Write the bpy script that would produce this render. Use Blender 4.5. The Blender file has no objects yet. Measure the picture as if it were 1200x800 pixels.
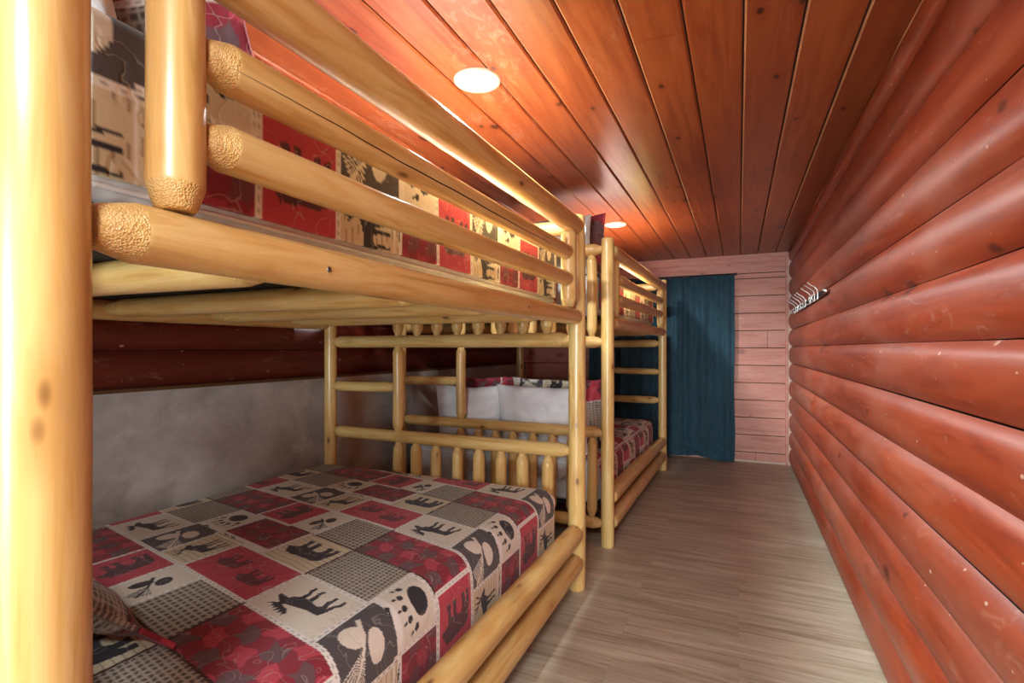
import bpy, bmesh, math, random
import numpy as np
from mathutils import Vector, Matrix, noise

# ------------------------------------------------------------------ camera, light, exposure
SC = bpy.context.scene
COL = SC.collection
TH = math.atan(266 / 600.0)
CAM_H = 1.205
cam_d = bpy.data.cameras.new('camera')
cam_d.sensor_width = 36.0
cam_d.lens = 18.0
cam_d.shift_y = 8 / 1200.0
cam_d.clip_start = 0.02
cam = bpy.data.objects.new('camera', cam_d)
cam.location = (0, 0, CAM_H)
cam.rotation_euler = (math.pi / 2, 0, TH)
COL.objects.link(cam)
SC.camera = cam

SC.view_settings.view_transform = 'Standard'
SC.view_settings.look = 'None'
SC.view_settings.gamma = 1.0
SC.view_settings.use_curve_mapping = False
SC.view_settings.exposure = 1.36

world = bpy.data.worlds.new('world')
SC.world = world
world.use_nodes = True
world.node_tree.nodes['Background'].inputs[0].default_value = (0.9, 0.95, 1.0, 1)
world.node_tree.nodes['Background'].inputs[1].default_value = 0.6


def area_light(name, loc, rot, size, size_y, power, color=(1, 1, 1), shape='RECTANGLE', parent=None, spread=math.pi):
    l = bpy.data.lights.new(name, 'AREA')
    l.shape = shape
    l.size = size
    l.size_y = size_y
    l.energy = power
    l.color = color
    l.spread = spread
    o = bpy.data.objects.new(name, l)
    o.location = loc
    o.rotation_euler = rot
    COL.objects.link(o)
    if parent:
        o.parent = parent
    return o


# added frontal fill light at the near end, unseen behind the viewer
area_light('front_fill', (-0.10, -4.62, 1.10), (math.radians(90), 0, 0), 1.15, 1.95, 118.0, (0.78, 0.95, 1.0))
LAMP_W = 25.0
FILL_W = 27.0
LAMP_COL = (0.90, 0.98, 0.97)

# ------------------------------------------------------------------ helpers
H_ROOM = 2.2
XR = 0.49
XL = -2.52
YB = 5.99
YF = -4.70


def lin(h):
    h = h.lstrip('#')
    out = []
    for i in (0, 2, 4):
        c = int(h[i:i + 2], 16) / 255.0
        out.append(c / 12.92 if c <= 0.04045 else ((c + 0.055) / 1.055) ** 2.4)
    return tuple(out)


def c4(h):
    return lin(h) + (1.0,)


def link(name, me, mats=(), parent=None, loc=(0, 0, 0), rot=None, smooth=True):
    o = bpy.data.objects.new(name, me)
    COL.objects.link(o)
    for m in (mats if isinstance(mats, (list, tuple)) else [mats]):
        me.materials.append(m)
    if parent:
        o.parent = parent
    o.location = loc
    if rot is not None:
        o.rotation_euler = rot
    if smooth:
        me.polygons.foreach_set('use_smooth', [True] * len(me.polygons))
    return o


def bm_obj(name, bm, mats, parent=None, loc=(0, 0, 0), rot=None, smooth=False):
    me = bpy.data.meshes.new(name)
    bmesh.ops.recalc_face_normals(bm, faces=bm.faces)
    bm.to_mesh(me)
    bm.free()
    return link(name, me, mats, parent, loc, rot, smooth)


def empty(name, loc, label, cat, group=None, rz=0.0):
    o = bpy.data.objects.new(name, None)
    o.empty_display_size = 0.1
    COL.objects.link(o)
    o.location = loc
    o.rotation_euler = (0, 0, rz)
    tag(o, label, cat, group)
    return o


def tag(o, label, cat, group=None):
    o['label'] = label
    o['category'] = cat
    if group:
        o['group'] = group
    return o


def struct(o):
    o['kind'] = 'structure'
    return o


def add_box(bm, x0, x1, y0, y1, z0, z1, mi=0, bevel=0.0):
    v = [bm.verts.new(p) for p in ((x0, y0, z0), (x1, y0, z0), (x1, y1, z0), (x0, y1, z0),
                                   (x0, y0, z1), (x1, y0, z1), (x1, y1, z1), (x0, y1, z1))]
    fs = []
    for q in ((0, 3, 2, 1), (4, 5, 6, 7), (0, 1, 5, 4), (1, 2, 6, 5), (2, 3, 7, 6), (3, 0, 4, 7)):
        f = bm.faces.new([v[i] for i in q])
        f.material_index = mi
        fs.append(f)
    if bevel > 0:
        es = list({e for f in fs for e in f.edges})
        bmesh.ops.bevel(bm, geom=es, offset=bevel, segments=3, affect='EDGES', profile=0.5)
    return fs


def add_tube(bm, pts, r, segs=8, mi=0):
    rings = []
    n = len(pts)
    pts = [Vector(p) for p in pts]
    rr = r if isinstance(r, (list, tuple)) else [r] * n
    up = Vector((0, 0, 1))
    for i, p in enumerate(pts):
        d = (pts[min(i + 1, n - 1)] - pts[max(i - 1, 0)]).normalized()
        a = d.cross(up)
        if a.length < 1e-3:
            a = d.cross(Vector((1, 0, 0)))
        a.normalize()
        b = d.cross(a)
        rings.append([bm.verts.new(p + (a * math.cos(2 * math.pi * k / segs) + b * math.sin(2 * math.pi * k / segs)) * rr[i])
                      for k in range(segs)])
    for i in range(n - 1):
        for k in range(segs):
            f = bm.faces.new((rings[i][k], rings[i][(k + 1) % segs], rings[i + 1][(k + 1) % segs], rings[i + 1][k]))
            f.material_index = mi
            f.smooth = True
    for ring in (rings[0], rings[-1]):
        f = bm.faces.new(ring)
        f.material_index = mi
    return rings


def add_lathe(bm, prof, segs=32, mi=0, cap=True):
    rings = []
    for r, z in prof:
        rings.append([bm.verts.new((r * math.cos(2 * math.pi * k / segs), r * math.sin(2 * math.pi * k / segs), z)) for k in range(segs)])
    for i in range(len(prof) - 1):
        for k in range(segs):
            f = bm.faces.new((rings[i][k], rings[i][(k + 1) % segs], rings[i + 1][(k + 1) % segs], rings[i + 1][k]))
            f.material_index = mi
            f.smooth = True
    if cap:
        for ring in (rings[0], rings[-1]):
            f = bm.faces.new(ring)
            f.material_index = mi


# ------------------------------------------------------------------ node material helpers
class Vor:
    """cell colour and size-jittered distance of a flat Voronoi pattern"""
    def __init__(self, c, d):
        self.outputs = {'Color': c, 'Distance': d}


class NT:
    def __init__(self, name):
        self.m = bpy.data.materials.new(name)
        self.m.use_nodes = True
        self.t = self.m.node_tree
        self.t.nodes.clear()
        self.out = self.t.nodes.new('ShaderNodeOutputMaterial')
        self.b = self.t.nodes.new('ShaderNodeBsdfPrincipled')
        self.t.links.new(self.b.outputs[0], self.out.inputs[0])

    def n(self, typ, **kw):
        nd = self.t.nodes.new(typ)
        for k, v in kw.items():
            setattr(nd, k, v)
        return nd

    def l(self, a, b):
        self.t.links.new(a, b)

    def val(self, sock, v):
        if hasattr(v, 'is_linked'):
            self.l(v, sock)
        else:
            sock.default_value = v

    def math(self, op, a, b=0.0, c=0.0, clamp=False):
        nd = self.n('ShaderNodeMath', operation=op, use_clamp=clamp)
        for i, v in enumerate((a, b, c)):
            self.val(nd.inputs[i], v)
        return nd.outputs[0]

    def mix(self, fac, a, b, blend='MIX'):
        nd = self.n('ShaderNodeMix', data_type='RGBA', blend_type=blend)
        self.val(nd.inputs[0], fac)
        self.val(nd.inputs[6], a)
        self.val(nd.inputs[7], b)
        return nd.outputs[2]

    def ramp(self, fac, stops):
        nd = self.n('ShaderNodeValToRGB')
        cr = nd.color_ramp
        while len(cr.elements) < len(stops):
            cr.elements.new(0.5)
        for e, (p, c) in zip(cr.elements, stops):
            e.position = p
            e.color = c if isinstance(c, tuple) else (c, c, c, 1)
        self.l(fac, nd.inputs[0])
        return nd.outputs[0]

    def step(self, fac, lo, hi):
        nd = self.n('ShaderNodeMapRange')
        nd.clamp = True
        self.val(nd.inputs[0], fac)
        nd.inputs[1].default_value = lo
        nd.inputs[2].default_value = hi
        return nd.outputs[0]

    def coords(self, kind='Object', scale=(1, 1, 1), loc=(0, 0, 0), rand=0.0):
        tc = self.n('ShaderNodeTexCoord')
        v = tc.outputs[kind]
        if rand:
            oi = self.n('ShaderNodeObjectInfo')
            cm = self.n('ShaderNodeCombineXYZ')
            r = self.math('MULTIPLY', oi.outputs['Random'], rand)
            self.l(r, cm.inputs[0])
            self.l(r, cm.inputs[1])
            self.l(r, cm.inputs[2])
            ad = self.n('ShaderNodeVectorMath', operation='ADD')
            self.l(v, ad.inputs[0])
            self.l(cm.outputs[0], ad.inputs[1])
            v = ad.outputs[0]
        mp = self.n('ShaderNodeMapping')
        mp.inputs['Scale'].default_value = scale
        mp.inputs['Location'].default_value = loc
        self.l(v, mp.inputs[0])
        return mp.outputs[0]

    def noise(self, vec, scale=5, detail=4, rough=0.55, dist=0.0):
        nd = self.n('ShaderNodeTexNoise')
        self.l(vec, nd.inputs['Vector'])
        nd.inputs['Scale'].default_value = scale
        nd.inputs['Detail'].default_value = detail
        nd.inputs['Roughness'].default_value = rough
        nd.inputs['Distortion'].default_value = dist
        return nd.outputs['Fac']

    def voro(self, vec, scale=5, rnd=1.0):
        nd = self.n('ShaderNodeTexVoronoi')
        self.l(vec, nd.inputs['Vector'])
        nd.inputs['Scale'].default_value = scale
        nd.inputs['Randomness'].default_value = rnd
        return nd

    def voro2(self, a, b, scale, sa=1.0, sb=1.0, off=0.0):
        sp = self.n('ShaderNodeSeparateXYZ')
        self.l(self.coords(), sp.inputs[0])
        cm = self.n('ShaderNodeCombineXYZ')
        self.l(self.math('MULTIPLY_ADD', sp.outputs[a], sa, off), cm.inputs[0])
        self.l(self.math('MULTIPLY_ADD', sp.outputs[b], sb, off * 0.7), cm.inputs[1])
        nd = self.n('ShaderNodeTexVoronoi', voronoi_dimensions='2D')
        self.l(cm.outputs[0], nd.inputs['Vector'])
        nd.inputs['Scale'].default_value = scale
        wn = self.n('ShaderNodeTexWhiteNoise', noise_dimensions='3D')
        self.l(nd.outputs['Color'], wn.inputs['Vector'])
        warp = self.math('MULTIPLY', self.math('SUBTRACT', self.noise(self.coords(), 30, 2), 0.5), 0.05)
        d = self.math('MULTIPLY', self.math('ADD', nd.outputs['Distance'], warp), self.math('MULTIPLY_ADD', wn.outputs['Value'], 1.9, 0.6))
        return Vor(nd.outputs['Color'], d)

    def bump(self, h, strength=0.2, dist=0.01):
        nd = self.n('ShaderNodeBump')
        nd.inputs['Strength'].default_value = strength
        nd.inputs['Distance'].default_value = dist
        self.l(h, nd.inputs['Height'])
        self.l(nd.outputs[0], self.b.inputs['Normal'])

    def set(self, color=None, rough=None, spec=None, coat=None, coat_rough=None, metal=None, sheen=None):
        I = self.b.inputs
        if color is not None:
            self.val(I['Base Color'], color)
        if rough is not None:
            self.val(I['Roughness'], rough)
        if spec is not None:
            self.val(I['Specular IOR Level'], spec)
        if coat is not None:
            self.val(I['Coat Weight'], coat)
        if coat_rough is not None:
            self.val(I['Coat Roughness'], coat_rough)
        if metal is not None:
            self.val(I['Metallic'], metal)
        if sheen is not None:
            self.val(I['Sheen Weight'], sheen)
        return self.m


def simple(name, col, rough=0.5, metal=0.0, spec=0.5):
    t = NT(name)
    v = t.coords(scale=(1, 1, 1))
    n = t.noise(v, 30, 3)
    return t.set(t.mix(n, tuple(c * 0.92 for c in col[:3]) + (1,), tuple(min(1, c * 1.08) for c in col[:3]) + (1,)), rough, spec, metal=metal)


# ------------------------------------------------------------------ materials
def mat_pine():
    t = NT('varnished_pine_log')
    v = t.coords(scale=(1, 1, 0.09), rand=37.0)
    g = t.noise(v, 26, 6, 0.6, 1.2)
    v2 = t.coords(scale=(1, 1, 0.3), rand=11.0)
    g2 = t.noise(v2, 5, 3, 0.5, 0.6)
    base = t.ramp(g, [(0.22, c4('#b5823f')), (0.42, c4('#dcb46c')), (0.58, c4('#e8c886')), (0.68, c4('#d3a75e')), (0.85, c4('#e2bc78'))])
    base = t.mix(t.step(g2, 0.35, 0.75), base, t.mix(0.5, base, c4('#c88d48')))
    # knots
    vk = t.coords(scale=(1, 1, 0.42), rand=23.0)
    vo = t.voro(vk, 15)
    wn = t.n('ShaderNodeSeparateColor')
    t.l(vo.outputs['Color'], wn.inputs[0])
    pick = t.math('GREATER_THAN', wn.outputs[0], 0.55)
    kn = t.math('MULTIPLY', pick, t.math('SUBTRACT', 1.0, t.step(vo.outputs['Distance'], 0.07, 0.16)))
    halo = t.math('MULTIPLY', pick, t.math('SUBTRACT', 1.0, t.step(vo.outputs['Distance'], 0.1, 0.5)))
    base = t.mix(t.math('MULTIPLY', halo, 0.5), base, c4('#b87c38'))
    base = t.mix(t.math('MULTIPLY', kn, 0.85), base, c4('#5d3314'))
    t.bump(t.math('ADD', t.math('MULTIPLY', g, 0.5), t.noise(t.coords(scale=(1, 1, 0.4), rand=3.0), 14, 2)), 0.18, 0.006)
    return t.set(base, 0.32, 0.45, coat=0.24, coat_rough=0.16)


def mat_hewn():
    t = NT('hewn_pine_end')
    v = t.coords(scale=(1, 1, 1.0), rand=5.0)
    vo = t.voro(v, 330)
    n = t.noise(v, 40, 4)
    base = t.ramp(n, [(0.3, c4('#d2a65e')), (0.7, c4('#ecca88'))])
    base = t.mix(t.math('MULTIPLY', t.step(vo.outputs['Distance'], 0.3, 0.9), 0.25), base, c4('#a8762f'))
    t.bump(vo.outputs['Distance'], 0.6, 0.003)
    return t.set(base, 0.4, 0.5)


def mat_red_log(name, c0, c1, c2, grey):
    """red stained log siding, courses run along Y"""
    t = NT(name)
    v = t.coords(scale=(1, 0.12, 1))
    g = t.noise(v, 16, 6, 0.6, 0.8)
    v2 = t.coords(scale=(1, 0.35, 1), loc=(3, 1, 7))
    g2 = t.noise(v2, 3.2, 4, 0.55, 0.6)
    base = t.ramp(g, [(0.25, c4(c0)), (0.5, c4(c1)), (0.78, c4(c2))])
    base = t.mix(t.math('MULTIPLY', t.step(g2, 0.46, 0.70), 0.55), base, c4(grey))
    # per course tint
    sp = t.n('ShaderNodeSeparateXYZ')
    t.l(t.coords(), sp.inputs[0])
    crs = t.math('FLOOR', t.math('DIVIDE', t.math('ADD', sp.outputs[2], 0.002), 0.175))
    wn = t.n('ShaderNodeTexWhiteNoise', noise_dimensions='1D')
    t.l(crs, wn.inputs['W'])
    base = t.mix(t.math('MULTIPLY', wn.outputs['Value'], 0.4), base, c4(c0))
    # knots and dings
    vo = t.voro2(1, 2, 4.2, 0.55, 1.0, 0.3)
    sc = t.n('ShaderNodeSeparateColor')
    t.l(vo.outputs['Color'], sc.inputs[0])
    pick = t.math('GREATER_THAN', sc.outputs[1], 0.6)
    kn = t.math('MULTIPLY', pick, t.math('SUBTRACT', 1.0, t.step(vo.outputs['Distance'], 0.05, 0.12)))
    base = t.mix(t.math('MULTIPLY', kn, 0.75), base, c4('#4a1c12'))
    vs = t.voro2(1, 2, 11, 0.6, 1.0, 1.7)
    ss = t.n('ShaderNodeSeparateColor')
    t.l(vs.outputs['Color'], ss.inputs[0])
    dots = t.math('MULTIPLY', t.math('GREATER_THAN', ss.outputs[0], 0.62), t.math('SUBTRACT', 1.0, t.step(vs.outputs['Distance'], 0.03, 0.05)))
    base = t.mix(t.math('MULTIPLY', dots, 0.7), base, c4('#cfae9a'))
    # pale scuffs
    sf = t.noise(t.coords(scale=(1, 0.5, 1.4), loc=(9, 4, 2)), 9, 5, 0.7, 1.5)
    base = t.mix(t.math('MULTIPLY', t.step(sf, 0.60, 0.72), 0.42), base, c4('#b98a78'))
    t.bump(g, 0.15, 0.006)
    return t.set(base, 0.40, 0.42, coat=0.08, coat_rough=0.3)


def mat_back_wall():
    t = NT('faded_red_boards')
    v = t.coords(scale=(0.12, 1, 1))
    g = t.noise(v, 22, 6, 0.6, 0.6)
    g2 = t.noise(t.coords(scale=(0.5, 1, 1.2), loc=(2, 2, 2)), 4, 4, 0.6, 0.5)
    base = t.ramp(g, [(0.25, c4('#b56e5e')), (0.5, c4('#cf8b79')), (0.8, c4('#d89d8d'))])
    base = t.mix(t.math('MULTIPLY', t.step(g2, 0.45, 0.75), 0.4), base, c4('#c79a8d'))
    vo = t.voro2(0, 2, 3.3, 0.6, 1.0, 0.4)
    sc = t.n('ShaderNodeSeparateColor')
    t.l(vo.outputs['Color'], sc.inputs[0])
    kn = t.math('MULTIPLY', t.math('GREATER_THAN', sc.outputs[1], 0.5), t.math('SUBTRACT', 1.0, t.step(vo.outputs['Distance'], 0.04, 0.1)))
    base = t.mix(t.math('MULTIPLY', kn, 0.5), base, c4('#6e3328'))
    vs = t.voro2(0, 2, 6, 0.6, 1.2, 2.3)
    ss = t.n('ShaderNodeSeparateColor')
    t.l(vs.outputs['Color'], ss.inputs[0])
    dots = t.math('MULTIPLY', t.math('GREATER_THAN', ss.outputs[0], 0.7), t.math('SUBTRACT', 1.0, t.step(vs.outputs['Distance'], 0.06, 0.10)))
    base = t.mix(t.math('MULTIPLY', dots, 0.6), base, c4('#d9b9ab'))
    t.bump(g, 0.1, 0.004)
    return t.set(base, 0.5, 0.4)


def mat_ceiling():
    t = NT('varnished_pine_ceiling')
    sp = t.n('ShaderNodeSeparateXYZ')
    t.l(t.coords(), sp.inputs[0])
    brd = t.math('FLOOR', t.math('DIVIDE', t.math('SUBTRACT', sp.outputs[0], 0.013), 0.167))
    wn = t.n('ShaderNodeTexWhiteNoise', noise_dimensions='1D')
    t.l(brd, wn.inputs['W'])
    cm = t.n('ShaderNodeCombineXYZ')
    t.l(t.math('MULTIPLY', wn.outputs['Value'], 30.0), cm.inputs[1])
    ad = t.n('ShaderNodeVectorMath', operation='ADD')
    t.l(t.coords(), ad.inputs[0])
    t.l(cm.outputs[0], ad.inputs[1])

    def mp(s):
        m = t.n('ShaderNodeMapping')
        m.inputs['Scale'].default_value = s
        t.l(ad.outputs[0], m.inputs[0])
        return m.outputs[0]
    g = t.noise(mp((1, 0.07, 1)), 22, 6, 0.6, 1.0)
    g2 = t.noise(mp((1, 0.3, 1)), 4, 3, 0.5, 0.5)
    base = t.ramp(g, [(0.22, c4('#6c2e16')), (0.45, c4('#934824')), (0.62, c4('#a85e33')), (0.85, c4('#873f1e'))])
    base = t.mix(t.math('MULTIPLY', t.step(g2, 0.4, 0.7), 0.5), base, c4('#a65c30'))
    base = t.mix(t.math('MULTIPLY', wn.outputs['Value'], 0.5), base, c4('#702c16'))
    vo = t.voro2(0, 1, 4.6, 1.0, 0.55, 0.8)
    sc = t.n('ShaderNodeSeparateColor')
    t.l(vo.outputs['Color'], sc.inputs[0])
    pick = t.math('GREATER_THAN', sc.outputs[1], 0.55)
    kn = t.math('MULTIPLY', pick, t.math('SUBTRACT', 1.0, t.step(vo.outputs['Distance'], 0.06, 0.10)))
    halo = t.math('MULTIPLY', pick, t.math('SUBTRACT', 1.0, t.step(vo.outputs['Distance'], 0.06, 0.3)))
    base = t.mix(t.math('MULTIPLY', halo, 0.4), base, c4('#7c2c10'))
    base = t.mix(t.math('MULTIPLY', kn, 0.85), base, c4('#2e0f08'))
    # pale grey flecks in scattered noise patches
    wv = t.noise(t.coords(scale=(1.0, 0.25, 1), loc=(0.4, 0.3, 0)), 2.2, 5, 0.65, 0.8)
    fl = t.noise(t.coords(scale=(1, 0.5, 1), loc=(5, 2, 0)), 26, 4, 0.7, 1.0)
    flecks = t.math('MULTIPLY', t.step(wv, 0.58, 0.70), t.step(fl, 0.50, 0.62))
    base = t.mix(t.math('MULTIPLY', flecks, 0.35), base, c4('#b59a86'))
    t.bump(g, 0.1, 0.004)
    return t.set(base, 0.36, 0.32, coat=0.10, coat_rough=0.22)


def mat_floor():
    t = NT('greige_vinyl_plank')
    br = t.n('ShaderNodeTexBrick')
    br.offset = 0.37
    br.offset_frequency = 2
    t.l(t.coords(), br.inputs['Vector'])
    br.inputs['Scale'].default_value = 1.0
    br.inputs['Brick Width'].default_value = 1.22
    br.inputs['Row Height'].default_value = 0.18
    br.inputs['Mortar Size'].default_value = 0.0012
    br.inputs['Mortar Smooth'].default_value = 0.2
    br.inputs['Color1'].default_value = (0.0, 0, 0, 1)
    br.inputs['Color2'].default_value = (1, 1, 1, 1)
    br.inputs['Mortar'].default_value = (0.5, 0.5, 0.5, 1)
    cm = t.n('ShaderNodeVectorMath', operation='MULTIPLY_ADD')
    t.l(br.outputs['Color'], cm.inputs[0])
    cm.inputs[1].default_value = (7, 7, 7)
    t.l(t.coords(scale=(0.07, 1, 1)), cm.inputs[2])
    g = t.noise(cm.outputs[0], 30, 6, 0.65, 0.8)
    m2 = t.n('ShaderNodeVectorMath', operation='MULTIPLY_ADD')
    t.l(br.outputs['Color'], m2.inputs[0])
    m2.inputs[1].default_value = (3, 3, 3)
    t.l(t.coords(scale=(0.25, 1, 1)), m2.inputs[2])
    g2 = t.noise(m2.outputs[0], 6, 4, 0.6, 0.5)
    base = t.ramp(g, [(0.24, c4('#7d6d59')), (0.42, c4('#b3a68f')), (0.6, c4('#cbc1ae')), (0.85, c4('#d8d0bf'))])
    base = t.mix(t.math('MULTIPLY', t.step(g2, 0.42, 0.72), 0.5), base, c4('#8a7865'))
    base = t.mix(t.math('MULTIPLY', br.outputs['Color'], 0.16), base, c4('#b8a48e'))
    base = t.mix(t.math('MULTIPLY', br.outputs['Fac'], 0.22), base, c4('#5d4c40'))
    t.bump(g, 0.06, 0.003)
    return t.set(base, 0.42, 0.45)


def mat_concrete():
    t = NT('grey_parged_concrete')
    n1 = t.noise(t.coords(), 2.6, 6, 0.6, 0.7)
    n2 = t.noise(t.coords(loc=(3, 3, 3), scale=(1, 1, 1.6)), 5.5, 4, 0.55, 0.7)
    base = t.ramp(n1, [(0.3, c4('#938c85')), (0.55, c4('#b6afa8')), (0.75, c4('#c6c0ba'))])
    base = t.mix(t.math('MULTIPLY', t.step(n2, 0.5, 0.68), 0.5), base, c4('#cbc6c1'))
    n3 = t.noise(t.coords(loc=(8, 1, 5)), 1.4, 4, 0.6, 0.5)
    base = t.mix(t.math('MULTIPLY', t.step(n3, 0.55, 0.75), 0.5), base, c4('#7a6247'))
    t.bump(t.math('ADD', t.math('MULTIPLY', n2, 0.5), n1), 0.3, 0.02)
    return t.set(base, 0.85, 0.3)


def mat_curtain():
    t = NT('teal_curtain_cloth')
    n = t.noise(t.coords(scale=(1, 1, 0.2)), 40, 4)
    n2 = t.noise(t.coords(scale=(1, 1, 1)), 350, 2)
    base = t.ramp(n, [(0.3, c4('#1d3b49')), (0.7, c4('#2b5060'))])
    t.bump(n2, 0.2, 0.002)
    return t.set(base, 0.75, 0.3, sheen=0.35)


def mat_quilt():
    t = NT('patchwork_quilt_cloth')
    at = t.n('ShaderNodeAttribute', attribute_name='Col')
    col = at.outputs['Color']
    v = t.coords()
    w = t.noise(v, 420, 2)
    col = t.mix(0.16, col, t.ramp(w, [(0.3, 0.25), (0.7, 0.85)]), 'OVERLAY')
    # meandering quilting thread
    m = t.noise(t.coords(loc=(1.3, 4.2, 0.7)), 17, 1.5, 0.45, 0.6)
    ln = t.math('SUBTRACT', 1.0, t.step(t.math('ABSOLUTE', t.math('SUBTRACT', m, 0.5)), 0.004, 0.014))
    col = t.mix(t.math('MULTIPLY', ln, 0.26), col, c4('#cdc3b8'))
    groove = t.math('SUBTRACT', 1.0, t.step(t.math('ABSOLUTE', t.math('SUBTRACT', m, 0.5)), 0.0, 0.05))
    big = t.noise(v, 9, 3)
    t.bump(t.math('ADD', t.math('MULTIPLY', groove, -0.25), t.math('MULTIPLY', big, 0.6)), 0.22, 0.010)
    return t.set(col, 0.82, 0.25, sheen=0.1)


def mat_cloth(name, c, c2, rough=0.85, quilted=False):
    t = NT(name)
    n = t.noise(t.coords(), 7, 4)
    base = t.ramp(n, [(0.3, c4(c)), (0.7, c4(c2))])
    if quilted:
        wv = t.n('ShaderNodeTexWave', wave_type='BANDS', bands_direction='DIAGONAL')
        t.l(t.coords(scale=(1, 1, -1)), wv.inputs['Vector'])
        wv.inputs['Scale'].default_value = 14
        wv.inputs['Distortion'].default_value = 1.5
        base = t.mix(t.math('MULTIPLY', wv.outputs['Fac'], 0.15), base, c4('#9d9a98'))
        t.bump(wv.outputs['Fac'], 0.15, 0.006)
    else:
        t.bump(t.math('ADD', n, t.math('MULTIPLY', t.noise(t.coords(), 300, 2), 0.15)), 0.35, 0.012)
    return t.set(base, rough, 0.3, sheen=0.15)


M_PINE = mat_pine()
M_HEWN = mat_hewn()
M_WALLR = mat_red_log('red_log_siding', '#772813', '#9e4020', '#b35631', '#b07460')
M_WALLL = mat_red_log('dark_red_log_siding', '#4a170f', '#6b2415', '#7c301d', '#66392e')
M_BACK = mat_back_wall()
M_TRIM = mat_back_wall()
M_TRIM.name = 'faded_red_trim'
M_CEIL = mat_ceiling()
M_FLOOR = mat_floor()
M_CONC = mat_concrete()
M_CURT = mat_curtain()
M_QUILT = mat_quilt()
M_WHITE_CLOTH = mat_cloth('white_cotton', '#dddcdf', '#ececee')
M_MATT = mat_cloth('grey_mattress_ticking', '#c9c7c8', '#d8d6d7', quilted=True)
M_DARKCLOTH = simple('black_support_cloth', lin('#1c1a19'), 0.9)
M_BLACK = simple('black_metal', lin('#141313'), 0.4, 0.6)
M_STEEL = simple('brushed_nickel', lin('#c9c7c4'), 0.28, 1.0)
M_SCREW = simple('zinc_screw', lin('#8b8780'), 0.4, 0.9)
M_DARK = simple('dark_gap', lin('#150906'), 0.9)
M_PALE = simple('pale_bare_wood', lin('#c08a62'), 0.7)
M_CAULK = simple('pale_caulk', lin('#d8b9a6'), 0.7)
M_WHITE = simple('white_enamel', lin('#eeece8'), 0.4)
M_RING = simple('off_white_trim', lin('#bcb9b2'), 0.5)
M_PAPER = simple('white_paper', lin('#f0efec'), 0.6)
M_PLY = simple('plywood_edge', lin('#6c4a2a'), 0.7)


def mat_emit(name, col, s):
    t = NT(name)
    t.b.inputs['Emission Color'].default_value = col + (1,)
    t.b.inputs['Emission Strength'].default_value = s
    return t.set(col + (1,), 0.4)


M_LENS = mat_emit('lit_lamp_lens', (1.0, 0.97, 0.92), 2.6)
M_LENS_SOFT = mat_emit('fill_lamp_diffuser', (1.0, 0.98, 0.95), 2.5)

# ------------------------------------------------------------------ room shell
rnd = random.Random(4)

bm = bmesh.new()
add_box(bm, XL - 0.2, XR + 0.15, YF - 0.1, YB + 0.15, -0.08, 0.0)
struct(bm_obj('floor', bm, M_FLOOR))

# ceiling: tongue and groove boards running the length of the room
bm = bmesh.new()
k0 = int(math.floor((XL - 0.2 - 0.013) / 0.167))
k1 = int(math.ceil((XR + 0.1 - 0.013) / 0.167))
for k in range(k0, k1 + 1):
    xa = 0.013 + 0.167 * k
    xb = xa + 0.167
    cuts = [YF - 0.1, YB + 0.1]
    if rnd.random() < 0.75:
        cuts.insert(1, rnd.uniform(0.6, 5.2))
    if k == -4:
        cuts = [YF - 0.1, 2.95, YB + 0.1]
    for a, b in zip(cuts[:-1], cuts[1:]):
        g = 0.0028
        dz = rnd.uniform(-0.0012, 0.0012)
        z = H_ROOM + dz
        e = 0.006
        x0, x1, y0, y1 = xa + g, xb - g, a + 0.0008, b - 0.0008
        prof = [(x0, z + 0.018), (x0, z + e), (x0 + e, z), (x1 - e, z), (x1, z + e), (x1, z + 0.018)]
        va = [bm.verts.new((px, y0, pz)) for px, pz in prof]
        vb = [bm.verts.new((px, y1, pz)) for px, pz in prof]
        pale_side = rnd.random()
        for i in range(5):
            f = bm.faces.new((va[i], vb[i], vb[i + 1], va[i + 1]))
            if i == 1 and pale_side < 0.7:
                f.material_index = 2
        bm.faces.new(va)
        bm.faces.new(list(reversed(vb)))
add_box(bm, XL - 0.2, XR + 0.15, YF - 0.1, YB + 0.15, H_ROOM + 0.012, H_ROOM + 0.06, 1)
struct(bm_obj('ceiling', bm, [M_CEIL, M_DARK, M_PALE]))


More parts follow.
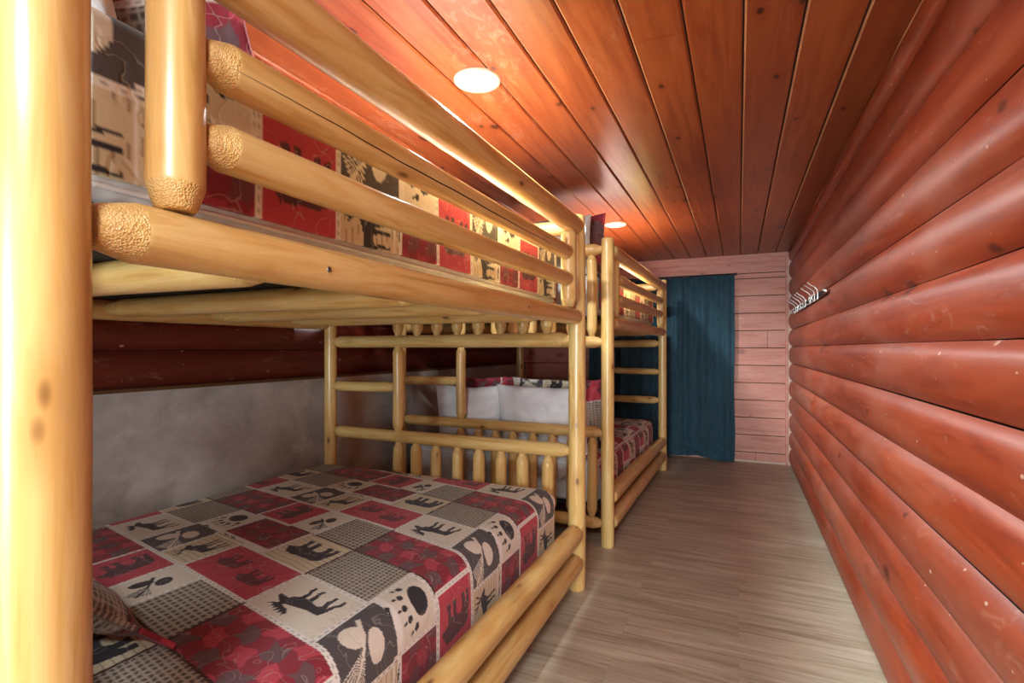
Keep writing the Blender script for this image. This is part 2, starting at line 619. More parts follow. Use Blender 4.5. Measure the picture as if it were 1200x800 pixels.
def log_courses(name, xbase, sgn, zs, y0, y1, depth, mat, seed):
    """a wall of stacked half logs; the face bulges towards sgn"""
    bm = bmesh.new()
    ny = 90
    nz = 9
    for z0, z1 in zip(zs[:-1], zs[1:]):
        grid = []
        for j in range(ny + 1):
            y = y0 + (y1 - y0) * j / ny
            row = []
            for i in range(nz + 1):
                u = -1 + 2 * i / nz
                uu = u * 0.985
                z = 0.5 * (z0 + z1) + 0.5 * (z1 - z0) * uu
                bul = depth * math.sqrt(max(0.0, 1 - (abs(uu) ** 2.2) * 0.985))
                bul += 0.004 * noise.noise((y * 1.1, z0 * 9 + seed, u * 0.8)) * (1 - u * u)
                z += 0.003 * noise.noise((y * 0.7, z0 * 5 + seed, 3.1))
                row.append(bm.verts.new((xbase + sgn * bul, y, z)))
            grid.append(row)
        for j in range(ny):
            for i in range(nz):
                f = bm.faces.new((grid[j][i], grid[j + 1][i], grid[j + 1][i + 1], grid[j][i + 1]))
                f.smooth = True
        for row in (grid[0], grid[-1]):
            a = bm.verts.new((xbase - sgn * 0.02, row[0].co.y, row[0].co.z))
            b = bm.verts.new((xbase - sgn * 0.02, row[0].co.y, row[-1].co.z))
            bm.faces.new([a] + row + [b])
    fs = add_box(bm, min(xbase - sgn * 0.1, xbase + sgn * 0.001), max(xbase - sgn * 0.1, xbase + sgn * 0.001), y0, y1, zs[0], zs[-1], 1)
    me = bpy.data.meshes.new(name)
    bm.to_mesh(me)
    bm.free()
    return struct(link(name, me, [mat, M_DARK], smooth=False))


ZS = [0.0] + [0.173 + 0.175 * k for k in range(12)] + [2.2]
ZS[-2:] = [2.098, 2.21]
log_courses('wall_right', XR + 0.018, -1, ZS, YF, YB + 0.02, 0.040, M_WALLR, 1.0)
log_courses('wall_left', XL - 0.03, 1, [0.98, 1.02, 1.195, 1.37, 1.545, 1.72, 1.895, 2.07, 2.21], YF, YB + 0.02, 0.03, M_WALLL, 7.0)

# concrete footing along the left side, with its own ledge
bm = bmesh.new()
ny, nz = 60, 12
grid = []
for j in range(ny + 1):
    y = YF + (YB + 0.02 - YF) * j / ny
    row = []
    for i in range(nz + 1):
        z = 1.01 * i / nz
        row.append(bm.verts.new((-2.462 + 0.012 * noise.noise((y * 1.3, z * 2.0, 2)) + 0.004 * noise.noise((y * 6, z * 6, 5)), y, z)))
    row.append(bm.verts.new((-2.475, y, 1.024)))
    row.append(bm.verts.new((-2.60, y, 1.028)))
    grid.append(row)
for j in range(ny):
    for i in range(nz + 2):
        f = bm.faces.new((grid[j][i], grid[j][i + 1], grid[j + 1][i + 1], grid[j + 1][i]))
        f.smooth = i < nz
        if i >= nz:
            f.material_index = 1
add_box(bm, -2.62, -2.50, YF, YB + 0.02, 0.0, 1.0)
struct(bm_obj('wall_left_footing', bm, [M_CONC, M_PLY]))

# back wall: horizontal shiplap boards, a doorway hidden behind the curtain
bm = bmesh.new()
zt = [0.0, 0.105]
while zt[-1] < 1.9:
    zt.append(zt[-1] + 0.184)
zt = [z for z in zt if z < 1.96] + [2.0, 2.2]
for i, (a, b) in enumerate(zip(zt[:-1], zt[1:])):
    cuts = [XL - 0.1, XR + 0.03]
    if rnd.random() < 0.6:
        cuts.insert(1, rnd.uniform(-1.9, 0.3))
    if i == 0:
        cuts = [XL - 0.1, 0.16, XR + 0.03]
    for xa, xb in zip(cuts[:-1], cuts[1:]):
        add_box(bm, xa + 0.001, xb - 0.001, YB - 0.004, YB + 0.02, a + 0.003, b - 0.003, 0, 0.003)
add_box(bm, XL - 0.1, XR + 0.1, YB + 0.004, YB + 0.1, 0, 2.2, 1)
struct(bm_obj('wall_back', bm, [M_BACK, M_DARK]))

bm = bmesh.new()
add_box(bm, XL, XR - 0.03, YB - 0.022, YB - 0.004, 2.115, 2.2, 0, 0.004)
add_box(bm, XL, XR - 0.03, YB - 0.032, YB - 0.004, 2.16, 2.2, 0, 0.005)
struct(bm_obj('trim_1', bm, M_TRIM))
bm = bmesh.new()
add_box(bm, XR - 0.052, XR - 0.028, YB - 0.03, YB - 0.004, 0.0, 2.16, 0, 0.003)
add_box(bm, XR - 0.03, XR + 0.02, YB - 0.022, YB - 0.004, 0.0, 2.16, 1)
struct(bm_obj('trim_2', bm, [M_TRIM, M_CAULK]))
bm = bmesh.new()
add_box(bm, -0.06, XR - 0.05, YB - 0.016, YB - 0.004, 0.0, 0.022, 0, 0.003)
struct(bm_obj('baseboard_back', bm, M_CAULK))

bm = bmesh.new()
add_tube(bm, [(XR - 0.004 + 0.004 * math.sin(i * 1.7), YF + (YB - YF) * i / 40, 2.193 + 0.003 * math.sin(i * 2.9)) for i in range(41)], 0.009, 8)
struct(bm_obj('trim_3', bm, M_PALE))

# unseen near end wall, its opening added to go with the fill light
bm = bmesh.new()
add_box(bm, XL - 0.1, -0.72, YF - 0.08, YF, 0, 2.2)
add_box(bm, 0.52, XR + 0.1, YF - 0.08, YF, 0, 2.2)
add_box(bm, -0.72, 0.52, YF - 0.08, YF, 2.1, 2.2)
struct(bm_obj('wall_front', bm, M_BACK))


# ------------------------------------------------------------------ recessed ceiling lights
def downlight(x, y, label, power, lit=True):
    t = empty('ceiling_light', (x, y, H_ROOM), label, 'ceiling light', 'recessed ceiling lights')
    bm = bmesh.new()
    add_lathe(bm, [(0.087, 0.002), (0.087, -0.003), (0.083, -0.007), (0.068, -0.008), (0.060, -0.004), (0.056, 0.0), (0.056, 0.002)], 40, cap=False)
    bm_obj('trim_ring', bm, M_RING, t, smooth=True)
    bm = bmesh.new()
    add_lathe(bm, [(0.057, 0.001), (0.054, -0.006), (0.045, -0.011), (0.030, -0.014), (0.014, -0.0155), (0.002, -0.016)], 40)
    bm_obj('lens', bm, M_LENS, t, smooth=True)
    area_light('lamp_glow', (0, 0, -0.022), (0, 0, 0), 0.10, 0.10, power, LAMP_COL, 'DISK', t, math.radians(165))
    return t


downlight(-0.889, 1.685, 'lit round recessed ceiling light nearest the viewer, above the near bunk bed', LAMP_W)
downlight(-0.91, 4.10, 'lit round recessed ceiling light farther down the room, above the far bunk bed', LAMP_W)
downlight(-1.224, 1.93, 'round ceiling light showing only a sliver behind the near bunk top rail', LAMP_W * 0.12)


# square fill lamp added on the ceiling to brighten the near end, out of view
fl = empty('fill_lamp', (0.15, -0.85, H_ROOM), 'added square fill lamp on the ceiling, unseen behind the viewer', 'fill lamp')
bm = bmesh.new()
add_box(bm, -0.26, 0.26, -0.26, 0.26, -0.035, 0.0, 0, 0.008)
bm_obj('fill_base', bm, M_WHITE, fl)
bm = bmesh.new()
add_box(bm, -0.24, 0.24, -0.24, 0.24, -0.060, -0.030, 0, 0.012)
bm_obj('diffuser', bm, M_LENS_SOFT, fl)
area_light('fill_lamp_glow', (0, 0, -0.068), (0, 0, 0), 0.48, 0.48, FILL_W, LAMP_COL, 'RECTANGLE', fl)


# ------------------------------------------------------------------ logs
def log(name, p0, p1, r0, r1=None, parent=None, e0='cone', e1='cone', seed=None, cl=None, wob=1.0, tip=0.55, crack=None):
    """a peeled log from p0 to p1; its mesh runs along its own Z"""
    r1 = r0 if r1 is None else r1
    p0, p1 = Vector(p0), Vector(p1)
    d = p1 - p0
    L = d.length
    seed = rnd.uniform(0, 100) if seed is None else seed
    segs = 24
    st = []   # (z, radius factor, end flag)
    c = cl if cl is not None else 1.1 * r0

    def end(kind):
        if kind == 'cone':
            return [(0.0, tip, 1), (0.0, tip, 1), (c * 0.12, tip + 0.10, 1), (c * 0.9, 0.97, 1), (c, 1.0, 1), (c * 1.12, 1.0, 0)]
        if kind == 'tip':       # long pointed spindle end that plugs into a rail
            return [(0.0, 0.36, 1), (c * 0.12, 0.40, 1), (c * 0.5, 0.69, 1), (c * 0.88, 0.955, 1), (c, 1.0, 0), (c * 1.15, 1.0, 0)]
        if kind == 'round':
            return [(0.0, 0.72, 1), (r0 * 0.10, 0.84, 1), (r0 * 0.28, 0.94, 0), (r0 * 0.5, 0.99, 0), (r0 * 0.8, 1.0, 0)]
        return [(0.0, 0.93, 1), (r0 * 0.05, 0.98, 1), (r0 * 0.12, 1.0, 0)]
    A = end(e0)
    B = end(e1)
    st += A
    za, zb = A[-1][0], L - B[-1][0]
    n = max(2, int((zb - za) / 0.045))
    for i in range(1, n):
        st.append((za + (zb - za) * i / n, 1.0, 0))
    st += [(L - z, f, m) for z, f, m in reversed(B)]
    bm = bmesh.new()
    rings = []
    bx, by = noise.noise((seed, 1, 0)) * 0.006 * wob, noise.noise((seed, 2, 0)) * 0.006 * wob
    for z, f, m in st:
        u = z / L
        r = (r0 + (r1 - r0) * u) * f
        cx, cy = bx * math.sin(math.pi * u), by * math.sin(math.pi * u)
        ring = []
        for k in range(segs):
            a = 2 * math.pi * k / segs
            rr = r * (1 + wob * (0.035 * noise.noise((math.cos(a) * 0.8 + seed, math.sin(a) * 0.8, z * 2.2)) + 0.022 * noise.noise((math.cos(a) * 1.6, math.sin(a) * 1.6 + seed, z * 7))))
            if m:
                rr *= 1 + 0.03 * noise.noise((math.cos(a) * 3 + seed, math.sin(a) * 3, z * 40))
            ring.append(bm.verts.new((cx + rr * math.cos(a), cy + rr * math.sin(a), z)))
        rings.append(ring)
    for i in range(len(rings) - 1):
        for k in range(segs):
            try:
                fc = bm.faces.new((rings[i][k], rings[i][(k + 1) % segs], rings[i + 1][(k + 1) % segs], rings[i + 1][k]))
            except ValueError:
                continue
            fc.smooth = True
            if st[i][2] and st[i + 1][2]:
                fc.material_index = 1
    if crack:                      # a drying check: a hairline split wandering along the log
        ang, z0, z1, wd = crack
        nn = 60
        prev = None
        for i in range(nn + 1):
            z = z0 + (z1 - z0) * i / nn
            u = z / L
            cx, cy = bx * math.sin(math.pi * u), by * math.sin(math.pi * u)
            a = ang + 0.16 * noise.noise((z * 2.3, seed, 4)) + 0.05 * noise.noise((z * 11, seed, 9))
            hw = wd * (0.15 + math.sin(math.pi * i / nn)) * 0.5
            rad = r0 + (r1 - r0) * u
            pr = []
            for sgn in (-1, 1):
                aa = a + sgn * hw / rad
                rr = rad * (1 + wob * (0.035 * noise.noise((math.cos(aa) * 0.8 + seed, math.sin(aa) * 0.8, z * 2.2)) + 0.022 * noise.noise((math.cos(aa) * 1.6, math.sin(aa) * 1.6 + seed, z * 7)))) + 0.0006
                pr.append(bm.verts.new((cx + rr * math.cos(aa), cy + rr * math.sin(aa), z)))
            if prev:
                f = bm.faces.new((prev[0], prev[1], pr[1], pr[0]))
                f.material_index = 2
            prev = pr
    f = bm.faces.new(list(reversed(rings[0])))
    f.material_index = 1
    f = bm.faces.new(rings[-1])
    f.material_index = 1
    bmesh.ops.remove_doubles(bm, verts=bm.verts, dist=1e-6)
    me = bpy.data.meshes.new(name)
    bm.to_mesh(me)
    bm.free()
    o = bpy.data.objects.new(name, me)
    me.materials.append(M_PINE)
    me.materials.append(M_HEWN)
    me.materials.append(M_DARK)
    COL.objects.link(o)
    if parent:
        o.parent = parent
    q = d.to_track_quat('Z', 'Y')
    o.rotation_mode = 'QUATERNION'
    o.rotation_quaternion = q
    o.location = p0
    return o


def screw(parent, loc):
    """a countersunk screw head in the aisle face of a rail, in the rail's parent frame"""
    bm = bmesh.new()
    add_lathe(bm, [(0.0055, 0.0), (0.0055, 0.002), (0.003, 0.003), (0.0025, 0.0012)], 14)
    o = bm_obj('screw', bm, M_SCREW, None, (0, 0, 0))
    o.parent = parent
    q = Vector((1, 0, 0.1)).to_track_quat('Z', 'Y')
    w = Matrix.Translation(loc) @ q.to_matrix().to_4x4()
    pm = Matrix.Translation(parent.location) @ parent.rotation_quaternion.to_matrix().to_4x4()
    m = pm.inverted() @ w
    o.location = m.to_translation()
    o.rotation_euler = m.to_euler()
    return o


# ------------------------------------------------------------------ bunk beds
CRK = math.radians(206)
LB = 2.165      # post to post along the room
WB = 1.605      # post to post across


def bunk(loc, rz, label, posts, ladder_near, ladder_far, spx, WB):
    b = empty('bunk_bed', loc, label, 'bunk bed', 'log bunk beds', rz)
    (rn, rf, rin, rif) = posts
    ztop = 1.875
    for (x, y, r) in ((0, 0, rn), (0, LB, rf), (-WB, 0, rin), (-WB, LB, rif)):
        log('post', (x, y, 0), (x, y, ztop + rnd.uniform(-0.01, 0.01)), r * 1.03, r * 0.97, b, 'flat', 'flat', wob=0.8, crack=(math.radians(-52), 0.15, 1.25, 0.0026) if (x, y) == (0, LB) and rn > 0.045 else None)
    # end panels
    for y, side in ((0, ladder_near), (LB, ladder_far)):
        for z, r in ((0.14, 0.036), (0.69, 0.035), (1.25, 0.036), (1.815, 0.036)):
            log('end_rail', (-WB + 0.025, y, z + rnd.uniform(-.006, .006)), (-0.028, y, z + rnd.uniform(-.008, .004)), r, r * 1.04, b, cl=0.055, tip=0.45)
        mir = (lambda x: x) if side == 'wall' else (lambda x: -WB - x)
        xs = [mir(spx + 0.133 * i) for i in range(8)]
        for i, x in enumerate(xs):
            r = 0.032 + rnd.uniform(-.002, .003)
            log('spindle', (x, y, 0.155), (x + rnd.uniform(-.008, .008), y, 0.672), r, r * 0.97, b, 'tip', 'tip', cl=0.06)
            log('spindle', (x, y, 1.262), (x + rnd.uniform(-.008, .008), y, 1.80), r * 1.02, r * 0.97, b, 'tip', 'tip', cl=0.06)
        log('ladder_upright', (xs[0], y, 0.70), (xs[0], y, 1.235), 0.034, 0.033, b, 'tip', 'tip', cl=0.055)
        xe = -WB if side == 'wall' else 0.0
        sg = 1 if side == 'wall' else -1
        log('ladder_rung', (xe + sg * 0.03, y, 0.972), (xs[0] - sg * 0.02, y, 0.978), 0.031, 0.031, b, cl=0.04, tip=0.6)
    # lower bed, aisle side and wall side
    log('side_rail', (0, 0.035, 0.292), (0, LB - 0.033, 0.285), 0.050, 0.047, b, 'round', 'round')
    log('side_rail', (0, 0.035, 0.135), (0, LB - 0.033, 0.142), 0.050, 0.047, b, 'round', 'round')
    log('side_rail', (-WB, 0.03, 0.21), (-WB, LB - 0.03, 0.21), 0.045, 0.045, b, 'cone', 'cone')
    # upper bed
    up = log('side_rail', (0, 0.052, 1.360), (0, LB - 0.030, 1.362), 0.041, 0.040, b, 'cone', 'round', cl=0.05, tip=0.62)
    if rn > 0.045:
        for yy, zz in ((0.42, 1.353), (1.42, 1.357)):
            screw(up, (0.0405, yy, zz))
    log('side_rail', (-WB, 0.03, 1.362), (-WB, LB - 0.03, 1.362), 0.040, 0.040, b, 'cone', 'cone')
    ya, yb = 0.160, LB - 0.135
    for y in (ya, yb):
        log('short_post', (0, y, 1.402), (0, y, 1.79), 0.038 if rn > 0.045 else 0.034, 0.037 if rn > 0.045 else 0.033, b, 'cone', 'tip', cl=0.038, tip=0.62, wob=0.7)
    log('top_rail', (0, 0.03, 1.805), (0, LB - 0.028, 1.812), 0.050, 0.046, b, 'round', 'round')
    log('guard_rail', (0, ya + 0.036, 1.648), (0, yb - 0.030, 1.660), 0.038, 0.034, b, 'cone', 'round', cl=0.042, tip=0.6, crack=(CRK, 0.03, 1.6, 0.0028) if rn > 0.045 else None)
    log('guard_rail', (0, ya + 0.036, 1.520), (0, yb - 0.030, 1.535), 0.037, 0.034, b, 'cone', 'round', cl=0.042, tip=0.6)
    log('guard_rail', (-WB, 0.03, 1.65), (-WB, LB - 0.03, 1.65), 0.036, 0.036, b)
    # logs across that carry the mattresses
    for y in (0.38, 0.91, 1.36, 1.84):
        log('cross_log', (-WB + 0.02, y, 1.364), (-0.02, y, 1.364), 0.036, 0.041, b, cl=0.12, tip=0.5)
        log('cross_log', (-WB + 0.02, y, 0.175), (-0.05, y, 0.175), 0.036, 0.036, b, cl=0.12, tip=0.5)
    bm = bmesh.new()
    add_box(bm, -WB + 0.05, -0.075, 0.06, LB - 0.06, 1.402, 1.408)
    bm_obj('support_board', bm, M_DARKCLOTH, b)
    bm = bmesh.new()
    add_box(bm, -WB + 0.05, -0.075, 0.06, LB - 0.06, 0.212, 0.220)
    bm_obj('support_board', bm, M_DARKCLOTH, b)
    return b


BED_A = (-0.745, 0.32)
BED_B = (-0.731, 3.085)
RZB = -math.radians(1.0)
bunk(BED_A + (0,), 0.0, 'big honey-coloured peeled-log bunk bed nearest the viewer', (0.0500, 0.0430, 0.042, 0.038), 'aisle', 'wall', -1.09, WB)
bunk(BED_B + (0,), RZB, 'log bunk bed farther back, standing beside the teal curtain', (0.039, 0.040, 0.04, 0.042), 'wall', 'aisle', -1.03, 1.545)

# ------------------------------------------------------------------ quilt pattern (patchwork, lodge motifs)
TAN = np.array(lin('#e4dccd'))
TAN2 = np.array(lin('#dccfb2'))
SASH = np.array(lin('#f0ece5'))
CHAR = np.array(lin('#585355'))
CHAR2 = np.array(lin('#39353a'))
RED = np.array(lin('#bf4656'))
RED2 = np.array(lin('#7d2734'))
REDD = np.array(lin('#54282e'))
KNIT = np.array(lin('#5f5751'))
KNITL = np.array(lin('#bdb3a4'))
BROWN = np.array(lin('#8b7150'))


def inpoly(x, y, poly):
    ins = np.zeros(x.shape, bool)
    n = len(poly)
    j = n - 1
    for i in range(n):
        xi, yi = poly[i]
        xj, yj = poly[j]
        if yi != yj:
            c = ((yi > y) != (yj > y)) & (x < (xj - xi) * (y - yi) / (yj - yi) + xi)
            ins ^= c
        j = i
    return ins


def ell(x, y, cx, cy, rx, ry, ang=0.0):
    c, s = math.cos(ang), math.sin(ang)
    u = (x - cx) * c + (y - cy) * s
    v = -(x - cx) * s + (y - cy) * c
    return (u / rx) ** 2 + (v / ry) ** 2 < 1


MOOSE = [(-.66, .08), (-.60, .26), (-.3, .27), (0, .33), (.2, .42), (.38, .46), (.5, .56), (.62, .5), (.9, .26), (.88, .14), (.72, .14), (.56, .16), (.5, .0),
         (.36, -.1), (.33, -.42), (.40, -.62), (.38, -.85), (.28, -.85), (.28, -.62), (.2, -.40), (.2, -.15), (.1, -.2), (.08, -.45), (.12, -.62), (.08, -.85),
         (-.02, -.85), (0, -.62), (-.06, -.4), (-.08, -.15), (-.3, -.08), (-.42, -.2), (-.36, -.5), (-.42, -.65), (-.4, -.85), (-.5, -.85), (-.52, -.62), (-.5, -.45),
         (-.58, -.2), (-.62, -.42), (-.72, -.62), (-.7, -.85), (-.8, -.85), (-.82, -.58), (-.72, -.38), (-.7, -.15)]
ANTLER = [(.48, .52), (.34, .60), (.18, .62), (.06, .78), (.1, .98), (.18, .82), (.26, .98), (.3, .78), (.4, .96), (.42, .74), (.52, .92), (.54, .72), (.66, .9), (.64, .68),
          (.84, .82), (.72, .62), (.56, .52)]
ELK_A = [(.46, .5), (.36, .66), (.2, .72), (.05, .92), (.12, .94), (.24, .78), (.26, .98), (.33, .98), (.34, .74), (.44, .66), (.5, .96), (.57, .94), (.52, .66), (.6, .56),
         (.78, .92), (.85, .88), (.66, .54)]
BEAR = [(-.86, .0), (-.82, .25), (-.6, .42), (-.2, .44), (.1, .46), (.3, .52), (.42, .5), (.56, .46), (.62, .54), (.68, .44), (.92, .14), (.9, .04), (.7, -.02), (.56, -.1),
        (.56, -.45), (.66, -.72), (.40, -.74), (.36, -.3), (.22, -.22), (.2, -.50), (.28, -.74), (.02, -.74), (-.02, -.2), (-.3, -.14), (-.42, -.34), (-.36, -.72),
        (-.60, -.74), (-.64, -.36), (-.74, -.5), (-.7, -.72), (-.92, -.74), (-.9, -.3)]


def pattern(a, b):
    """colour of the patchwork at quilt coordinates a (across), b (along), metres"""
    shp = a.shape
    A = np.mod(a, 1.0).ravel()
    B = np.mod(b, 0.62).ravel()
    n = A.size
    col = np.tile(TAN, (n, 1))
    done = np.zeros(n, bool)
    sash = np.zeros(n, bool)
    dark_edge = np.zeros(n, bool)
    wig = 0.0

    def cell(a0, a1, b0, b1):
        m = (A >= a0) & (A < a1) & (B >= b0) & (B < b1) & ~done
        done[m] = True
        x = -(A[m] - 0.5 * (a0 + a1)) / (0.5 * (a1 - a0))
        y = -(B[m] - 0.5 * (b0 + b1)) / (0.5 * (b1 - b0))
        return m, x, y, A[m], B[m]

    def put(m, sel, c, f=1.0):
        idx = np.flatnonzero(m)[sel]
        col[idx] = col[idx] * (1 - f) + c * f

    def fig(m, x, y, polys, c, f=1.0, s=0.8):
        for p in polys:
            put(m, inpoly(x / s, y / s, p), c, f)

    def plank(m, aa, bb):
        col[m] = TAN2
        put(m, np.mod(bb + 0.003 * np.sin(aa * 40), 0.021) < 0.0028, BROWN, 0.7)

    def plaid(m, aa, bb, w=0.052):
        col[m] = RED
        s1 = np.mod(aa + 0.006 * np.sin(bb * 90), 2 * w) < w
        s2 = np.mod(bb + 0.006 * np.sin(aa * 90), 2 * w) < w
        put(m, s1 ^ s2, RED2, 0.75)
        put(m, s1 & s2, CHAR, 0.85)

    def knit(m, aa, bb):
        col[m] = KNIT
        put(m, np.mod(bb, 0.0145) < 0.0058, KNITL, 0.8)
        put(m, np.mod(aa, 0.0160) < 0.0062, KNITL, 0.8)

    def paw(m, x, y, c):
        put(m, ell(x, y, 0.05, -0.25, .5, .42), c)
        for (cx, cy, an) in ((-.62, .18, .5), (-.3, .48, .2), (.06, .56, 0), (.42, .46, -.2), (.72, .14, -.5)):
            put(m, ell(x, y, cx, cy, .10, .14, an), c)
            put(m, ell(x, y, cx * 1.12, cy + .26, .045, .10, an), c)

    def cone(m, x, y, c, s=1.0):
        nx_, ny_ = -0.6, 0.8
        x, y = (x * ny_ - y * nx_), -(x * nx_ + y * ny_)
        y = y + 0.12
        put(m, ell(x, y, -.30 * s, .28 * s, .34 * s, .26 * s, .9), c)
        put(m, ell(x, y, .36 * s, .12 * s, .36 * s, .26 * s, -.5), c)
        put(m, inpoly(x / s, y / s, [(.06, .0), (-.02, .05), (.26, .66), (.38, .60)]), c)
        ang = np.arctan2(-(y - .05), (x - .02))
        rr = np.hypot(x - .02, y - .05) / s
        fan = (np.abs(ang - 1.75) < .5) & (rr < .85) & (np.sin(ang * 52 + rr * 7) > -.1)
        put(m, fan, c)
        put(m, inpoly(x / s, y / s, [(.03, .05), (-.04, .03), (-.2, -.85), (-.14, -.86)]), c)

    W = 0.0078
    # white sashes
    m, x, y, aa, bb = cell(0.0, 0.27, 0.0, 0.2)
    col[m] = TAN
    fig(m, x, y, [MOOSE, ANTLER], CHAR2)
    m, x, y, aa, bb = cell(0.27, 0.46, 0.0, 0.215)
    col[m] = CHAR
    cone(m, x * 0.8 , y, TAN)
    m, x, y, aa, bb = cell(0.46, 0.64, 0.0, 0.215)
    plank(m, aa, bb)
    fig(m, x * 1.0, y, [MOOSE, ELK_A], CHAR2, s=0.82)
    m, x, y, aa, bb = cell(0.64, 1.0, 0.0, 0.2)
    col[m] = RED
    fig(m, (x - .42) * 2.3, (y + .1) * 1.3, [BEAR], CHAR2, .75)
    fig(m, (x + .42) * 2.3, (y - .15) * 1.3, [BEAR], CHAR2, .75)
    m, x, y, aa, bb = cell(0.0, 0.27, 0.2, 0.41)
    knit(m, aa, bb)
    m, x, y, aa, bb = cell(0.27, 0.45, 0.2, 0.238)
    col[m] = SASH
    put(m, ell(x, y, 0.35, 0, .1, .55), CHAR2)
    put(m, ell(x, y, 0.1, .1, .12, .35, .5), CHAR2)
    m, x, y, aa, bb = cell(0.27, 0.45, 0.238, 0.40)
    col[m] = TAN
    paw(m, x, y, CHAR2)
    m, x, y, aa, bb = cell(0.45, 0.76, 0.2, 0.234)
    col[m] = SASH
    for q in range(4):
        put(m, ell(x, y, .25 + .16 * q, 0.1 * (-1) ** q, .05, .45, .3), CHAR2)
    m, x, y, aa, bb = cell(0.45, 0.76, 0.234, 0.41)
    plaid(m, aa, bb, 0.044)
    put(m, np.ones(aa.size, bool), RED2, .45)
    m, x, y, aa, bb = cell(0.76, 1.0, 0.2, 0.41)
    plank(m, aa, bb)
    fig(m, x, y, [BEAR], CHAR2, 1, 0.86)
    m, x, y, aa, bb = cell(0.0, 0.38, 0.41, 0.62)
    plaid(m, aa, bb)
    m, x, y, aa, bb = cell(0.38, 0.62, 0.41, 0.62)
    col[m] = RED
    # a jagged bear or fir shape on red
    fig(m, y * 0.95, -x * 1.0, [BEAR], CHAR2, .85)
    m, x, y, aa, bb = cell(0.62, 0.775, 0.41, 0.62)
    col[m] = TAN
    cone(m, x * .9, y * .9, CHAR2, .8)
    m, x, y, aa, bb = cell(0.775, 1.0, 0.41, 0.62)
    knit(m, aa * 0.8, bb * 0.8)

    def sline(axis, pos, lo, hi, c=SASH, dash=True, w=W):
        P, Q = (A, B) if axis == 'a' else (B, A)
        per = 1.0 if axis == 'a' else 0.62
        dlt = np.abs(np.mod(P - pos + per / 2, per) - per / 2)
        mm = (dlt < w) & (Q >= lo) & (Q <= hi)
        col[mm] = c
        if dash:
            col[mm & (dlt < 0.0020) & (np.mod(Q, 0.022) < 0.011)] = 0.5 * CHAR + 0.5 * SASH
    DK = np.array(lin('#4a2a2b'))
    sline('b', 0.0, 0, 1.0)
    sline('b', 0.2, 0.0, 0.27)
    sline('b', 0.238, 0.27, 0.45, dash=False, w=0.004)
    sline('b', 0.40, 0.27, 0.45)
    sline('b', 0.2, 0.45, 1.0, dash=False, w=0.004)
    sline('b', 0.41, 0.38, 0.62)
    sline('b', 0.41, 0.62, 1.0, DK, False, 0.004)
    sline('b', 0.41, 0.0, 0.38, DK, False, 0.004)
    for p, lo, hi in ((0.0, 0.0, 0.2), (0.27, 0, 0.41), (0.46, 0, 0.2), (0.64, 0, 0.2), (0.45, 0.2, 0.41), (0.76, .2, .41), (0.38, .41, .62), (0.62, .41, .62), (0.775, .41, .62)):
        sline('a', p, lo, hi, dash=True, w=0.0068)
    sline('a', 0.0, 0.2, 0.62, DK, False, 0.004)
    return col.reshape(shp + (3,))


def world_to_quilt(X, Y):
    """lay of the quilt on the near lower bed: it was pulled on a little askew"""
    k = 0.12 * np.clip((-0.9 - X) / 0.7, 0, 1)
    a = X + 1.19 - k * (Y - 1.6)
    b = (Y - 0.97) + 0.21 * np.clip(X + 1.2, -2, 0.42)
    return a, b


def color_mesh(name, P, colr, mats, parent=None, loc=(0, 0, 0), rz=0.0, thick=0.0):
    """P: (n, m, 3) grid of points; colr: (n, m, 3) linear colours"""
    n, m = P.shape[:2]
    idx = np.arange(n * m).reshape(n, m)
    quads = np.stack([idx[:-1, :-1], idx[1:, :-1], idx[1:, 1:], idx[:-1, 1:]], -1).reshape(-1, 4)
    me = bpy.data.meshes.new(name)
    me.vertices.add(n * m)
    me.vertices.foreach_set('co', P.reshape(-1).astype(np.float32))
    me.loops.add(quads.size)
    me.loops.foreach_set('vertex_index', quads.reshape(-1).astype(np.int32))
    me.polygons.add(len(quads))
    me.polygons.foreach_set('loop_start', np.arange(0, quads.size, 4, dtype=np.int32))
    me.update(calc_edges=True)
    me.validate()
    if colr is not None:
        ca = me.color_attributes.new('Col', 'FLOAT_COLOR', 'POINT')
        rgba = np.concatenate([colr.reshape(-1, 3), np.ones((n * m, 1))], 1).astype(np.float32)
        ca.data.foreach_set('color', rgba.reshape(-1))
    o = link(name, me, mats, parent, loc, (0, 0, rz))
    if thick:
        md = o.modifiers.new('thickness', 'SOLIDIFY')
        md.thickness = thick
        md.offset = -1
    return o


def smooth_noise(X, Y, seed, amps=((2.0, 1.0), (5.0, .5), (11.0, .25))):
    r = np.random.RandomState(seed)
    out = np.zeros_like(X)
    for f, am in amps:
        for _ in range(4):
            th = r.uniform(0, math.pi)
            out += am * np.sin((X * math.cos(th) + Y * math.sin(th)) * f * r.uniform(1.2, 2.4) + r.uniform(0, 6.28)) / 4
    return out


